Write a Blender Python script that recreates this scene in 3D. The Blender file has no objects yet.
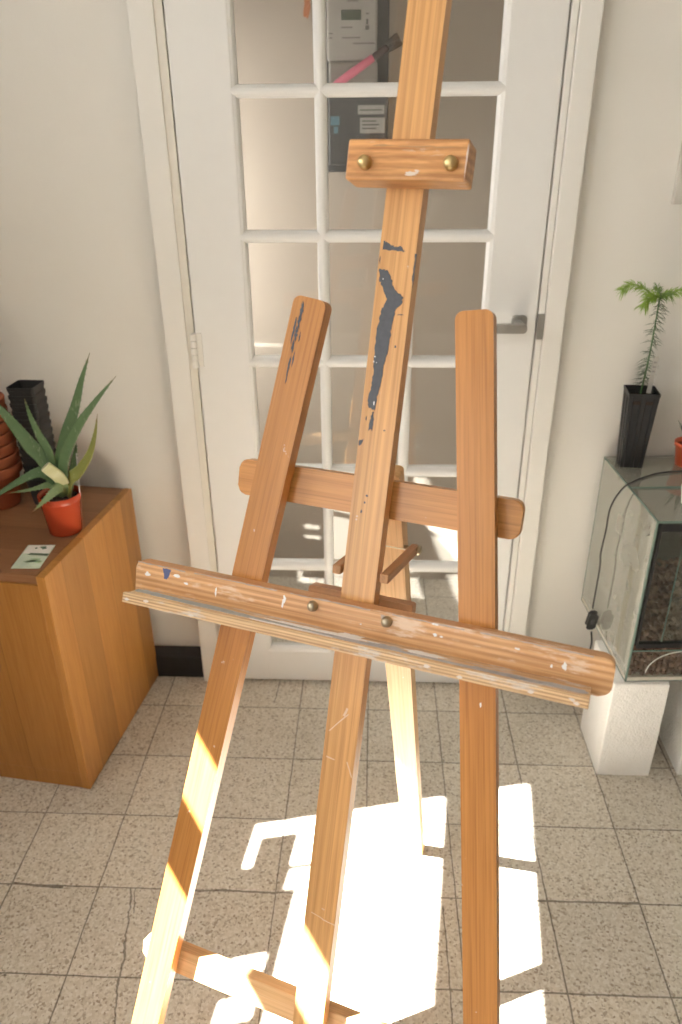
import bpy, bmesh, math, random
from mathutils import Vector, Matrix, Euler
random.seed(11)
SC = bpy.context.scene
COL = SC.collection
PI = math.pi
R = math.radians

# ------------------------------------------------------------------ helpers
def link(o, parent=None):
    COL.objects.link(o)
    if parent is not None:
        o.parent = parent
    return o

def tag(o, label=None, cat=None, group=None, kind=None):
    if label: o['label'] = label
    if cat: o['category'] = cat
    if group: o['group'] = group
    if kind: o['kind'] = kind
    return o

def empty(name, loc=(0, 0, 0), rot=(0, 0, 0)):
    o = bpy.data.objects.new(name, None)
    o.empty_display_size = .05
    o.location = loc; o.rotation_euler = rot
    return link(o)

def thing(name, label, cat, loc=(0, 0, 0), rot=(0, 0, 0), group=None):
    return tag(empty(name, loc, rot), label, cat, group)

def obj(name, bm, mats, parent=None, smooth=False, matrix=None):
    me = bpy.data.meshes.new(name)
    bmesh.ops.recalc_face_normals(bm, faces=bm.faces[:])
    bm.to_mesh(me); bm.free()
    if not isinstance(mats, (list, tuple)): mats = [mats]
    for m in mats: me.materials.append(m)
    if smooth:
        for p in me.polygons: p.use_smooth = True
    o = bpy.data.objects.new(name, me)
    if matrix is not None: o.matrix_local = matrix
    return link(o, parent)

def structure(name, bm, m, parent=None, **k):
    o = obj(name, bm, m, parent, **k)
    o['kind'] = 'structure'
    return o

def BM(): return bmesh.new()

def box(bm, x0, x1, y0, y1, z0, z1, bev=0, seg=2, mi=0, M=None):
    vs = [bm.verts.new((x, y, z)) for z in (z0, z1) for y in (y0, y1) for x in (x0, x1)]
    fs = [bm.faces.new([vs[i] for i in f]) for f in ((0, 2, 3, 1), (4, 5, 7, 6), (0, 1, 5, 4), (2, 6, 7, 3), (0, 4, 6, 2), (1, 3, 7, 5))]
    for f in fs: f.material_index = mi
    if M is not None: bmesh.ops.transform(bm, matrix=M, verts=vs)
    if bev:
        es = list({e for f in fs for e in f.edges})
        bmesh.ops.bevel(bm, geom=es, offset=bev, segments=seg, affect='EDGES', profile=.5, material=mi)
    return vs

def prism(bm, pts, d0, d1, axis='y', bev=0, seg=2, mi=0, M=None):
    """polygon in the plane across `axis`, extruded from d0 to d1"""
    def P(a, b, d):
        return {'y': (a, d, b), 'x': (d, a, b), 'z': (a, b, d)}[axis]
    A = [bm.verts.new(P(a, b, d0)) for a, b in pts]
    B = [bm.verts.new(P(a, b, d1)) for a, b in pts]
    n = len(pts)
    fs = [bm.faces.new(A), bm.faces.new(B[::-1])]
    for i in range(n):
        fs.append(bm.faces.new([A[i], A[(i + 1) % n], B[(i + 1) % n], B[i]]))
    for f in fs: f.material_index = mi
    if M is not None: bmesh.ops.transform(bm, matrix=M, verts=A + B)
    if bev:
        es = list(fs[0].edges) + list(fs[1].edges)
        bmesh.ops.bevel(bm, geom=es, offset=bev, segments=seg, affect='EDGES', profile=.5, material=mi)
    return A + B

def rrect(x0, x1, z0, z1, rs=(.01, .01, .01, .01), n=6):
    """rounded rectangle outline; radii bottom-left, bottom-right, top-right, top-left"""
    out = []
    cs = ((x0, z0, 1, 1, PI), (x1, z0, -1, 1, 1.5 * PI), (x1, z1, -1, -1, 0), (x0, z1, 1, -1, .5 * PI))
    for (cx, cz, sx, sz, a0), r in zip(cs, rs):
        if r <= 0:
            out.append((cx, cz)); continue
        for i in range(n + 1):
            a = a0 + .5 * PI * i / n
            out.append((cx + sx * r + r * math.cos(a), cz + sz * r + r * math.sin(a)))
    return out

def lathe(bm, prof, n=32, c=(0, 0, 0), mi=0, cap0=True, cap1=True, M=None):
    rings = []
    allv = []
    for r, z in prof:
        ring = [bm.verts.new((c[0] + r * math.cos(2 * PI * k / n), c[1] + r * math.sin(2 * PI * k / n), c[2] + z)) for k in range(n)]
        rings.append(ring); allv += ring
    for a, b in zip(rings, rings[1:]):
        for k in range(n):
            f = bm.faces.new([a[k], a[(k + 1) % n], b[(k + 1) % n], b[k]]); f.material_index = mi
    if cap0: bm.faces.new(rings[0][::-1]).material_index = mi
    if cap1: bm.faces.new(rings[-1]).material_index = mi
    if M is not None: bmesh.ops.transform(bm, matrix=M, verts=allv)
    return allv

def tube(bm, pts, rad, n=10, mi=0):
    pts = [Vector(p) for p in pts]
    rads = rad if isinstance(rad, (list, tuple)) else [rad] * len(pts)
    rings = []
    up = Vector((0, 0, 1)); prev = None
    for i, p in enumerate(pts):
        t = (pts[min(i + 1, len(pts) - 1)] - pts[max(i - 1, 0)]).normalized()
        if prev is None:
            a = t.cross(up)
            if a.length < .1: a = t.cross(Vector((1, 0, 0)))
        else:
            a = prev - t * prev.dot(t)
        a.normalize(); prev = a
        b = t.cross(a)
        rings.append([bm.verts.new(p + (a * math.cos(2 * PI * k / n) + b * math.sin(2 * PI * k / n)) * rads[i]) for k in range(n)])
    for A, B in zip(rings, rings[1:]):
        for k in range(n):
            bm.faces.new([A[k], A[(k + 1) % n], B[(k + 1) % n], B[k]]).material_index = mi
    bm.faces.new(rings[0][::-1]).material_index = mi
    bm.faces.new(rings[-1]).material_index = mi

def spline(pts, n=8):
    """Catmull-Rom through points"""
    P = [Vector(p) for p in pts]
    P = [2 * P[0] - P[1]] + P + [2 * P[-1] - P[-2]]
    out = []
    for i in range(1, len(P) - 2):
        for k in range(n):
            t = k / n
            a, b, c, d = P[i - 1], P[i], P[i + 1], P[i + 2]
            out.append(.5 * ((2 * b) + (c - a) * t + (2 * a - 5 * b + 4 * c - d) * t * t + (3 * b - a - 3 * c + d) * t ** 3))
    out.append(P[-2].copy())
    return out

def ragged(pts, amp, n=3, seed=0):
    rnd = random.Random(seed); out = []
    m = len(pts)
    for i in range(m):
        a, b = pts[i], pts[(i + 1) % m]
        out.append(a)
        for k in range(1, n + 1):
            t = k / (n + 1)
            out.append((a[0] + (b[0] - a[0]) * t + rnd.uniform(-amp, amp), a[1] + (b[1] - a[1]) * t + rnd.uniform(-amp, amp)))
    return out

def blob(cx, cz, rx, rz, seed, n=14, rough=.3):
    rnd = random.Random(seed)
    return [(cx + rx * (1 + rnd.uniform(-rough, rough)) * math.cos(2 * PI * k / n), cz + rz * (1 + rnd.uniform(-rough, rough)) * math.sin(2 * PI * k / n)) for k in range(n)]

# ------------------------------------------------------------------ materials
class NT:
    def __init__(s, name):
        s.m = bpy.data.materials.new(name); s.m.use_nodes = True
        s.t = s.m.node_tree; s.t.nodes.clear()
        s.out = s.n('ShaderNodeOutputMaterial')
    def n(s, typ, **k):
        nd = s.t.nodes.new(typ)
        for a, b in k.items(): setattr(nd, a, b)
        return nd
    def l(s, a, b): s.t.links.new(a, b)
    def val(s, sock, v):
        if hasattr(v, 'is_linked') or isinstance(v, bpy.types.NodeSocket): s.l(v, sock)
        else: sock.default_value = v
    def math(s, op, a, b=0.0, c=None):
        nd = s.n('ShaderNodeMath', operation=op)
        s.val(nd.inputs[0], a); s.val(nd.inputs[1], b)
        if c is not None: s.val(nd.inputs[2], c)
        return nd.outputs[0]
    def mix(s, f, a, b, blend='MIX'):
        nd = s.n('ShaderNodeMix', data_type='RGBA', blend_type=blend)
        s.val(nd.inputs[0], f); s.val(nd.inputs[6], a); s.val(nd.inputs[7], b)
        return nd.outputs[2]
    def ramp(s, f, stops, interp='LINEAR'):
        nd = s.n('ShaderNodeValToRGB'); cr = nd.color_ramp; cr.interpolation = interp
        while len(cr.elements) < len(stops): cr.elements.new(.5)
        for e, (p, c) in zip(cr.elements, stops):
            e.position = p; e.color = c if len(c) == 4 else (*c, 1)
        s.l(f, nd.inputs[0]); return nd.outputs[0]
    def noise(s, vec, scale, detail=2, rough=.5, dist=0):
        nd = s.n('ShaderNodeTexNoise'); s.l(vec, nd.inputs['Vector'])
        nd.inputs['Scale'].default_value = scale; nd.inputs['Detail'].default_value = detail
        nd.inputs['Roughness'].default_value = rough; nd.inputs['Distortion'].default_value = dist
        return nd.outputs['Fac']
    def map(s, vec, loc=(0, 0, 0), rot=(0, 0, 0), scale=(1, 1, 1)):
        nd = s.n('ShaderNodeMapping'); s.l(vec, nd.inputs['Vector'])
        nd.inputs['Location'].default_value = loc; nd.inputs['Rotation'].default_value = rot; nd.inputs['Scale'].default_value = scale
        return nd.outputs[0]
    def objco(s): return s.n('ShaderNodeTexCoord').outputs['Object']
    def bsdf(s, color, rough=.5, spec=.5, metal=0.0, bump=None, bstr=.2, bdist=.002, **k):
        b = s.n('ShaderNodeBsdfPrincipled')
        s.val(b.inputs['Base Color'], color if not isinstance(color, tuple) or len(color) == 4 else (*color, 1))
        s.val(b.inputs['Roughness'], rough); b.inputs['Specular IOR Level'].default_value = spec
        b.inputs['Metallic'].default_value = metal
        for a, v in k.items(): b.inputs[a].default_value = v
        if bump is not None:
            bp = s.n('ShaderNodeBump'); s.l(bump, bp.inputs['Height'])
            bp.inputs['Strength'].default_value = bstr; bp.inputs['Distance'].default_value = bdist
            s.l(bp.outputs[0], b.inputs['Normal'])
        s.l(b.outputs[0], s.out.inputs[0])
        return b

def plain(name, c, rough=.5, metal=0, spec=.5, var=.08, scale=40, bstr=.1, **k):
    m = NT(name); co = m.objco(); n = m.noise(co, scale, 3)
    col = m.mix(n, (c[0] * (1 - var), c[1] * (1 - var), c[2] * (1 - var), 1), (min(1, c[0] * (1 + var)), min(1, c[1] * (1 + var)), min(1, c[2] * (1 + var)), 1))
    m.bsdf(col, rough, spec, metal, n, bstr, .001, **k)
    return m.m

def wood(name, light, dark, axis='z', freq=70, contrast=.6, rough=.38, wear=0.0, wearcol=(.62, .58, .55), coat=.0, wide=14, stretch=.035, wave=.16):
    """pine: streaks of grain running along the board's own long axis"""
    m = NT(name)
    co = m.objco()
    rnd = m.n('ShaderNodeObjectInfo').outputs['Random']
    off = m.n('ShaderNodeCombineXYZ')
    for i, k in enumerate((3.1, 7.7, 13.3)): m.l(m.math('MULTIPLY', rnd, k), off.inputs[i])
    add = m.n('ShaderNodeVectorMath', operation='ADD'); m.l(co, add.inputs[0]); m.l(off.outputs[0], add.inputs[1])
    v = add.outputs[0]
    sc = {'z': (1, 1, stretch), 'x': (stretch, 1, 1), 'y': (1, stretch, 1)}[axis]
    vs = m.map(v, scale=sc)
    warp = m.noise(vs, 9, 2)
    big = m.noise(vs, wide, 2, .5, .6)
    fine = m.noise(vs, freq, 4, .65, .3)
    fib = m.noise(m.map(v, scale=tuple(s * (1 if s == 1 else .35) for s in sc)), 420, 2)
    wv = m.n('ShaderNodeTexWave', wave_type='BANDS', bands_direction='X' if axis != 'x' else 'Z', wave_profile='SIN')
    m.l(vs, wv.inputs['Vector']); wv.inputs['Scale'].default_value = freq * .42
    wv.inputs['Distortion'].default_value = 9; wv.inputs['Detail'].default_value = 2; wv.inputs['Detail Scale'].default_value = .22
    soft = m.noise(vs, freq * 1.9, 2, .5, .8)
    g = m.math('ADD', m.math('ADD', m.math('MULTIPLY', wv.outputs['Fac'], wave), m.math('MULTIPLY', fine, .62 - wave * .5)), m.math('MULTIPLY', soft, .38 - wave * .5))
    g = m.ramp(g, [(.36, (0, 0, 0)), (.66, (1, 1, 1))])
    g = m.math('MULTIPLY', g, contrast)
    c = m.mix(g, (*light, 1), (*dark, 1))
    tint = m.ramp(big, [(.3, (.86, .84, .80)), (.7, (1.08, 1.06, 1.04))])
    c = m.mix(1.0, c, tint, 'MULTIPLY')
    c = m.mix(m.math('MULTIPLY', m.math('SUBTRACT', rnd, .5), .25), c, (dark[0], dark[1], dark[2], 1))
    c = m.mix(m.math('MULTIPLY', m.ramp(fib, [(.5, (0, 0, 0)), (.72, (1, 1, 1))]), .38), c, (dark[0] * .6, dark[1] * .55, dark[2] * .5, 1))
    # small knocks and dried paint specks
    sp = m.noise(v, 55, 3, .6)
    sm = m.ramp(sp, [(.735, (0, 0, 0)), (.755, (1, 1, 1))])
    c = m.mix(m.math('MULTIPLY', sm, .55), c, (.75, .70, .64, 1))
    if wear:
        wn = m.noise(m.map(v, scale={'z': (1, 1, .25), 'x': (.25, 1, 1), 'y': (1, .25, 1)}[axis]), 45, 5, .7)
        wm = m.ramp(wn, [(.62 - .22 * wear, (0, 0, 0)), (.70 - .18 * wear, (1, 1, 1))])
        c = m.mix(m.math('MULTIPLY', wm, .85), c, (*wearcol, 1))
    m.bsdf(c, rough, .45, 0, g, .06, .001, **({'Coat Weight': coat, 'Coat Roughness': .25} if coat else {}))
    return m.m

# --- wood
PINE = wood('pine_mast', (.75, .425, .172), (.46, .205, .068), freq=70, contrast=.48, rough=.36, wave=.20)
PINE_LEG = wood('pine_leg', (.61, .280, .080), (.39, .145, .033), freq=120, contrast=.50, rough=.33, wave=.06)
PINE_PALE = wood('pine_pale', (.80, .53, .27), (.62, .34, .13), freq=100, contrast=.5, rough=.45, wave=.10)
PINE_X = wood('pine_bar', (.66, .325, .105), (.43, .17, .043), axis='x', freq=110, contrast=.45, rough=.34, wave=.08)
PINE_LOW = wood('pine_low_bar', (.82, .56, .31), (.60, .34, .15), axis='x', freq=90, contrast=.5, rough=.45, wave=.12)
PINE_TRAY = wood('pine_tray', (.80, .50, .26), (.46, .20, .07), axis='x', freq=90, contrast=.7, rough=.45, wear=.18, wearcol=(.78, .60, .44), stretch=.06, wave=.26)
PINE_LEDGE = wood('pine_ledge', (.86, .62, .36), (.30, .13, .055), axis='x', freq=190, contrast=.75, rough=.55, wear=.42, wearcol=(.66, .62, .58), stretch=.03, wave=.22)
PINE_CLAMP = wood('pine_clamp', (.72, .38, .15), (.36, .145, .045), axis='x', freq=80, contrast=.8, rough=.4, wear=.08, wearcol=(.74, .60, .48), stretch=.16, wave=.2)
PINE_DARK = wood('pine_block', (.56, .33, .19), (.36, .19, .095), axis='x', freq=80, contrast=.6, rough=.5)
STICK = wood('stick', (.54, .30, .15), (.32, .16, .07), axis='y', freq=80, contrast=.6, rough=.5)
SCUFF = plain('pale_scratch', (.74, .54, .38), .6, var=.15, scale=90)
INK = plain('slate_paint', (.072, .077, .092), .5, var=.3, scale=160, bstr=.35)
BLUE = plain('blue_paint', (.10, .12, .25), .5, var=.2)
WHITEP = plain('white_paint', (.86, .85, .84), .5)
GREYP = plain('grey_paint', (.45, .45, .47), .6, var=.3, scale=90)

# --- building
def wall_mat(name, c, bump=.08):
    m = NT(name); co = m.n('ShaderNodeTexCoord').outputs['Object']
    n = m.noise(co, 7, 4, .6); n2 = m.noise(co, 120, 3)
    col = m.mix(n, (c[0] * .97, c[1] * .968, c[2] * .96, 1), (min(c[0] * 1.02, 1), min(c[1] * 1.02, 1), min(c[2] * 1.02, 1), 1))
    m.bsdf(col, .72, .3, 0, m.math('ADD', n2, m.math('MULTIPLY', n, 2)), bump, .002)
    return m.m
WALL = wall_mat('wall_paint', (.79, .77, .725))
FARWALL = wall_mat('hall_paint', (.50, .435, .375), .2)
DIMWALL = wall_mat('low_bounce_wall', (.34, .31, .27))  # for unseen surfaces, darkened to cut their bounce light
CEIL = wall_mat('ceiling_paint', (.82, .80, .76))
DOORW = plain('door_paint', (.79, .785, .765), .42, var=.02, scale=25, bstr=.04)
CASING = plain('casing_paint', (.79, .772, .73), .5, var=.02, scale=18, bstr=.06)
SHADOW_LINE = plain('shadow_line', (.60, .52, .39), .7, var=.1)  # stands in for the shadow band beside the right casing
STEEL = plain('brushed_steel', (.46, .455, .44), .38, metal=1, var=.05)
BRASS = plain('brass', (.62, .47, .23), .42, metal=1, var=.1)
OLDBRASS = plain('aged_brass', (.46, .40, .29), .45, metal=1, var=.2, scale=200)

def thin_glass(name, tint=(1, 1, 1), dirt=0.0, dirtcol=(.55, .55, .50), ior=1.5, boost=1.0):
    m = NT(name)
    tr = m.n('ShaderNodeBsdfTransparent'); tr.inputs[0].default_value = (*tint, 1)
    gl = m.n('ShaderNodeBsdfGlossy'); gl.inputs['Color'].default_value = (1, 1, 1, 1); gl.inputs['Roughness'].default_value = .02
    fr = m.n('ShaderNodeFresnel')
    bf = m.n('ShaderNodeNewGeometry').outputs['Backfacing']      # same reflectance from either side of the sheet
    m.l(m.math('ADD', m.math('MULTIPLY', bf, 1 / ior - ior), ior), fr.inputs[0])
    base = tr.outputs[0]
    if dirt:
        df = m.n('ShaderNodeBsdfDiffuse'); df.inputs[0].default_value = (*dirtcol, 1)
        n = m.noise(m.objco(), 14, 5, .65)
        f = m.math('MULTIPLY', m.math('ADD', m.math('MULTIPLY', n, .6), .7), dirt)
        mx = m.n('ShaderNodeMixShader'); m.l(f, mx.inputs[0]); m.l(base, mx.inputs[1]); m.l(df.outputs[0], mx.inputs[2]); base = mx.outputs[0]
    f = m.math('MINIMUM', m.math('MULTIPLY', fr.outputs[0], boost), 1.0)
    mx = m.n('ShaderNodeMixShader'); m.l(f, mx.inputs[0]); m.l(base, mx.inputs[1]); m.l(gl.outputs[0], mx.inputs[2])
    m.l(mx.outputs[0], m.out.inputs[0])
    return m.m
PANE = thin_glass('window_glass', (.96, .97, .96), .03, (.6, .55, .5), boost=1.0)
TANKG = thin_glass('tank_glass', (.95, .97, .955), .012, (.50, .51, .46))
TANKSIDE = thin_glass('tank_glass_filmed', (.80, .84, .80), .42, (.62, .605, .54), boost=1.5)
TANKTOP = thin_glass('tank_glass_top', (.86, .89, .86), .36, (.60, .58, .51))
GEDGE = plain('glass_edge', (.15, .215, .185), .2, var=.1)

def floor_mat():
    m = NT('terrazzo_tiles')
    co = m.n('ShaderNodeTexCoord').outputs['Object']
    sp = m.n('ShaderNodeSeparateXYZ'); m.l(co, sp.inputs[0])
    x, y = sp.outputs[0], sp.outputs[1]
    wob = m.math('MULTIPLY', m.math('SUBTRACT', m.noise(co, 22, 4), .5), .004)
    def dist(a):
        q = m.math('DIVIDE', m.math('ADD', a, wob), .2)
        fr = m.math('FRACT', m.math('ADD', q, 100.5))
        return m.math('MULTIPLY', m.math('ABSOLUTE', m.math('SUBTRACT', fr, .5)), .2)
    d = m.math('MINIMUM', dist(x), dist(y))
    wid = m.math('ADD', .0009, m.math('MULTIPLY', m.noise(co, 3.2, 2), .0016))
    grout = m.math('SUBTRACT', 1.0, m.n('ShaderNodeMapRange').outputs[0]) if False else m.math('LESS_THAN', d, wid)
    chip = m.math('MULTIPLY', m.math('LESS_THAN', d, .006), m.math('GREATER_THAN', m.noise(co, 60, 3, .6), .665))
    grout = m.math('MAXIMUM', grout, chip)
    # per-tile tone
    cell = m.n('ShaderNodeCombineXYZ')
    m.l(m.math('FLOOR', m.math('DIVIDE', x, .2)), cell.inputs[0]); m.l(m.math('FLOOR', m.math('DIVIDE', y, .2)), cell.inputs[1])
    wn = m.n('ShaderNodeTexWhiteNoise'); m.l(cell.outputs[0], wn.inputs['Vector'])
    vo = m.n('ShaderNodeTexVoronoi', feature='F1'); m.l(m.map(co, scale=(1, 1, 1)), vo.inputs['Vector']); vo.inputs['Scale'].default_value = 230
    spc = m.n('ShaderNodeSeparateColor'); m.l(vo.outputs['Color'], spc.inputs[0])
    base = m.ramp(spc.outputs[0], [(0, (.27, .21, .15)), (.10, (.44, .385, .305)), (.24, (.60, .545, .45)), (.62, (.70, .65, .555)), (.88, (.76, .72, .64)), (1, (.80, .77, .70))])
    base = m.mix(.25, base, m.ramp(m.noise(co, 5, 4, .6), [(.3, (.54, .47, .37)), (.7, (.72, .67, .57))]))
    tone = m.math('ADD', .93, m.math('MULTIPLY', wn.outputs['Value'], .12))
    tc = m.n('ShaderNodeCombineColor')
    for i in range(3): m.l(tone, tc.inputs[i])
    base = m.mix(1.0, base, tc.outputs[0], 'MULTIPLY')
    # a few wandering cracks
    def crack(xa, ya, xb, yb, w=.0022, amp=.03, seed=0.0):
        # distance to the line, displaced by noise
        dx, dy = xb - xa, yb - ya; L = math.hypot(dx, dy)
        nx, ny = -dy / L, dx / L
        n = m.math('MULTIPLY', m.math('SUBTRACT', m.noise(m.map(co, loc=(seed, seed, 0)), 14, 4, .65), .5), amp)
        dd = m.math('ABSOLUTE', m.math('ADD', m.math('ADD', m.math('MULTIPLY', m.math('SUBTRACT', x, xa), nx), m.math('MULTIPLY', m.math('SUBTRACT', y, ya), ny)), n))
        t = m.math('ADD', m.math('MULTIPLY', m.math('SUBTRACT', x, xa), dx / L / L), m.math('MULTIPLY', m.math('SUBTRACT', y, ya), dy / L / L))
        inside = m.math('MULTIPLY', m.math('GREATER_THAN', t, 0.0), m.math('LESS_THAN', t, 1.0))
        return m.math('MULTIPLY', inside, m.math('LESS_THAN', dd, w))
    for c in ((-.525, -.60, -.455, -1.0, .0022, .03, 0), (-.52, -.60, -.50, -.66, .0014, .03, 3), (-.80, -.598, -.68, -.604, .003, .012, 5), (-.46, -.603, -.20, -.600, .0022, .02, 7),
              (.17, -.62, .17, -1.2, .0016, .012, 2), (.26, -.603, .60, -.597, .002, .012, 4), (-.28, .02, -.27, .12, .0014, .02, 6)):
        grout = m.math('MAXIMUM', grout, crack(*c))
    col = m.mix(m.math('MULTIPLY', grout, m.math('ADD', .40, m.math('MULTIPLY', m.noise(co, 4, 3), .5))), base, (.085, .07, .052, 1))
    rough = m.math('ADD', .42, m.math('MULTIPLY', grout, .4))
    m.bsdf(col, rough, .35, 0, m.math('SUBTRACT', 1.0, grout), .35, .0015)
    return m.m
FLOOR = floor_mat()

def veneer(name, light, dark, width, axis='z', across='y', seed=0.0):
    m = NT(name); co = m.objco(); sp = m.n('ShaderNodeSeparateXYZ'); m.l(co, sp.inputs[0])
    a = sp.outputs[{'x': 0, 'y': 1, 'z': 2}[across]]
    q = m.math('DIVIDE', m.math('ADD', a, seed), width)
    wn = m.n('ShaderNodeTexWhiteNoise', noise_dimensions='1D'); m.l(m.math('FLOOR', q), wn.inputs['W'])
    fr = m.math('ABSOLUTE', m.math('SUBTRACT', m.math('FRACT', q), .5))
    seam = m.math('GREATER_THAN', fr, .4915)
    sc = {'z': (1, 1, .05), 'x': (.05, 1, 1), 'y': (1, .05, 1)}[axis]
    g = m.noise(m.map(co, scale=sc), 60, 5, .65, .4); g2 = m.noise(m.map(co, scale=sc), 260, 3)
    f = m.math('ADD', m.math('MULTIPLY', g, .6), m.math('MULTIPLY', g2, .4))
    c = m.mix(m.ramp(f, [(.3, (0, 0, 0)), (.7, (1, 1, 1))]), (*light, 1), (*dark, 1))
    tone = m.math('ADD', .82, m.math('MULTIPLY', wn.outputs['Value'], .32))
    tc = m.n('ShaderNodeCombineColor')
    for i in range(3): m.l(tone, tc.inputs[i])
    c = m.mix(1.0, c, tc.outputs[0], 'MULTIPLY')
    c = m.mix(m.math('MULTIPLY', seam, .45), c, (dark[0] * .4, dark[1] * .4, dark[2] * .4, 1))
    kn = m.noise(m.map(co, scale=(1, 1, .6)), 24, 3, .6)
    c = m.mix(m.math('MULTIPLY', m.ramp(kn, [(.74, (0, 0, 0)), (.80, (1, 1, 1))]), .5), c, (dark[0] * .4, dark[1] * .35, dark[2] * .3, 1))
    m.bsdf(c, .36, .45, 0, f, .05, .001)
    return m.m
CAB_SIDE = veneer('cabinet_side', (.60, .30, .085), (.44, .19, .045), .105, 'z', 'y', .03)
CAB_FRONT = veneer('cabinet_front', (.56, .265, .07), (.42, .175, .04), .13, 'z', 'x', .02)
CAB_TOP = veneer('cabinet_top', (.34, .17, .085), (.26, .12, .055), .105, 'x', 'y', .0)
CAB_BASE = plain('cabinet_plinth', (.22, .11, .045), .5)

BLACKP = plain('black_plastic', (.018, .018, .020), .38, var=.2)
BLACKP2 = plain('black_pot_plastic', (.022, .022, .024), .45, var=.25, scale=60)
RUBBER = plain('black_rubber', (.02, .02, .02), .55)
TERRA = plain('terracotta', (.46, .135, .06), .75, var=.18, scale=30, bstr=.2)
REDP = plain('red_plastic', (.50, .070, .028), .22, var=.08, scale=15)
ORANGEP = plain('orange_plastic', (.80, .16, .07), .35, var=.05)
SOIL = plain('soil', (.045, .03, .02), .95, var=.6, scale=220, bstr=1.0)
FOAM = None
def foam_mat():
    m = NT('styrofoam'); co = m.objco()
    vo = m.n('ShaderNodeTexVoronoi', feature='F1'); m.l(co, vo.inputs['Vector']); vo.inputs['Scale'].default_value = 190
    n = m.noise(co, 26, 4, .6)
    h = m.math('ADD', m.math('MULTIPLY', vo.outputs['Distance'], -.6), m.math('MULTIPLY', n, 1.4))
    col = m.mix(n, (.85, .84, .80, 1), (.92, .915, .89, 1))
    m.bsdf(col, .8, .3, 0, h, .55, .004)
    return m.m
FOAM = foam_mat()

def aloe_mat(name, c1, c2, tip, zc=None):
    m = NT(name); co = m.n('ShaderNodeTexCoord').outputs['Generated']
    oc = m.objco()
    n = m.noise(oc, 60, 3); s = m.noise(m.map(oc, scale=(1, 1, .3)), 160, 2)
    c = m.mix(n, (*c1, 1), (*c2, 1))
    c = m.mix(m.math('MULTIPLY', m.math('GREATER_THAN', s, .66), .25), c, (.55, .62, .45, 1))
    at = m.n('ShaderNodeAttribute'); at.attribute_name = 'along'
    c = m.mix(m.ramp(at.outputs['Fac'], [(.90, (0, 0, 0)), (1.0, (1, 1, 1))]), c, (*tip, 1))
    m.bsdf(c, .38, .5, 0, n, .08, .001, **{'Subsurface Weight': .08, 'Subsurface Radius': (.01, .015, .005)})
    return m.m
ALOE = aloe_mat('aloe_green', (.085, .160, .072), (.135, .215, .105), (.24, .20, .09))
ALOE_Y = aloe_mat('aloe_yellow', (.26, .29, .075), (.36, .36, .11), (.25, .13, .05))
ALOE_CUT = aloe_mat('aloe_pale', (.50, .50, .26), (.58, .58, .34), (.66, .64, .44))
ALOE_LOW = aloe_mat('aloe_low', (.17, .26, .11), (.24, .31, .15), (.42, .12, .04))
NEEDLE = plain('needle_grey_green', (.10, .145, .085), .5, var=.25)
NEEDLE_M = plain('needle_green', (.17, .28, .07), .5, var=.3)
NEEDLE_Y = plain('needle_bright', (.30, .46, .085), .5, var=.3)
STEM = plain('green_stem', (.07, .16, .055), .5)
PAPERW = plain('paper', (.80, .79, .72), .7, var=.04)
PAPERG = plain('green_paper', (.58, .66, .52), .7, var=.12, scale=60)
INKG = plain('green_print', (.10, .17, .10), .6)
INKL = plain('light_green_print', (.36, .50, .30), .6, var=.3, scale=90)
INKM = plain('meter_print', (.22, .21, .20), .6)
INKK = plain('dark_print', (.12, .12, .12), .6)

# ------------------------------------------------------------------ the setting
DY = .115            # face of the door
WY = .165            # face of the back wall
XL, XR = -.433, .392 # door edges
ROWZ = [1.883 - .2946 * k for k in range(6)]
bm = BM(); box(bm, -1.8, 2.6, -4.2, .85, -.05, 0)
structure('floor', bm, FLOOR)
bm = BM()
box(bm, -1.6, -.500, .186, WY + .10, 0, 2.62); box(bm, .455, 2.6, WY, WY + .10, 0, 2.62); box(bm, -.500, .455, WY, WY + .10, 2.06, 2.62)
structure('wall_back', bm, WALL)
bm = BM(); prism(bm, [(-1.35 - .13 * 4.3, -4.3), (2.6, -4.3), (2.6, .265), (-1.35 + .13 * .265, .265)], 2.62, 2.68, 'z'); box(bm, -1.6, 2.6, .265, .85, 2.62, 2.68)
structure('ceiling', bm, CEIL)
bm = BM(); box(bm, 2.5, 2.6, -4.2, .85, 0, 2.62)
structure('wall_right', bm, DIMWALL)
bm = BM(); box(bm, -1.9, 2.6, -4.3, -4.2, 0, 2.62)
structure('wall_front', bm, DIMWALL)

# left wall with the window the sun comes through
LA = -math.atan(.13); KL = math.sqrt(1 + .13 ** 2)
LM = Matrix.Translation((-1.25, 0, 0)) @ Matrix.Rotation(LA, 4, 'Z')
def lw(y): return y * KL
WY0, WY1, WZ0, WZ1 = -1.75, -.655, 1.335, 2.196
bm = BM()
pad = .07
OY0, OY1, OZ0, OZ1 = -4.1, -2.15, .78, 2.35     # added unseen opening for fill light, further back along the wall
box(bm, -.10, 0, lw(OY1), lw(WY0 - pad), 0, 2.62); box(bm, -.10, 0, lw(-4.2), lw(OY0), 0, 2.62); box(bm, -.10, 0, lw(OY0), lw(OY1), 0, OZ0); box(bm, -.10, 0, lw(OY0), lw(OY1), OZ1, 2.62); box(bm, -.10, 0, lw(WY1 + pad), lw(.25), 0, 2.62)
box(bm, -.10, 0, lw(WY0 - pad), lw(WY1 + pad), 0, WZ0 - pad); box(bm, -.10, 0, lw(WY0 - pad), lw(WY1 + pad), WZ1 + pad + .09, 2.62)
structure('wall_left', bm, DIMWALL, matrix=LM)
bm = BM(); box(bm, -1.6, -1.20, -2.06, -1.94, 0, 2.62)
structure('light_blocker_pier', bm, DIMWALL)  # added unseen slab shading the far-left wall and floor from the opening
bm = BM(); box(bm, -1.30, -.10, lw(-4.3), lw(-2.22), 2.37, 2.41)
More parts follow.
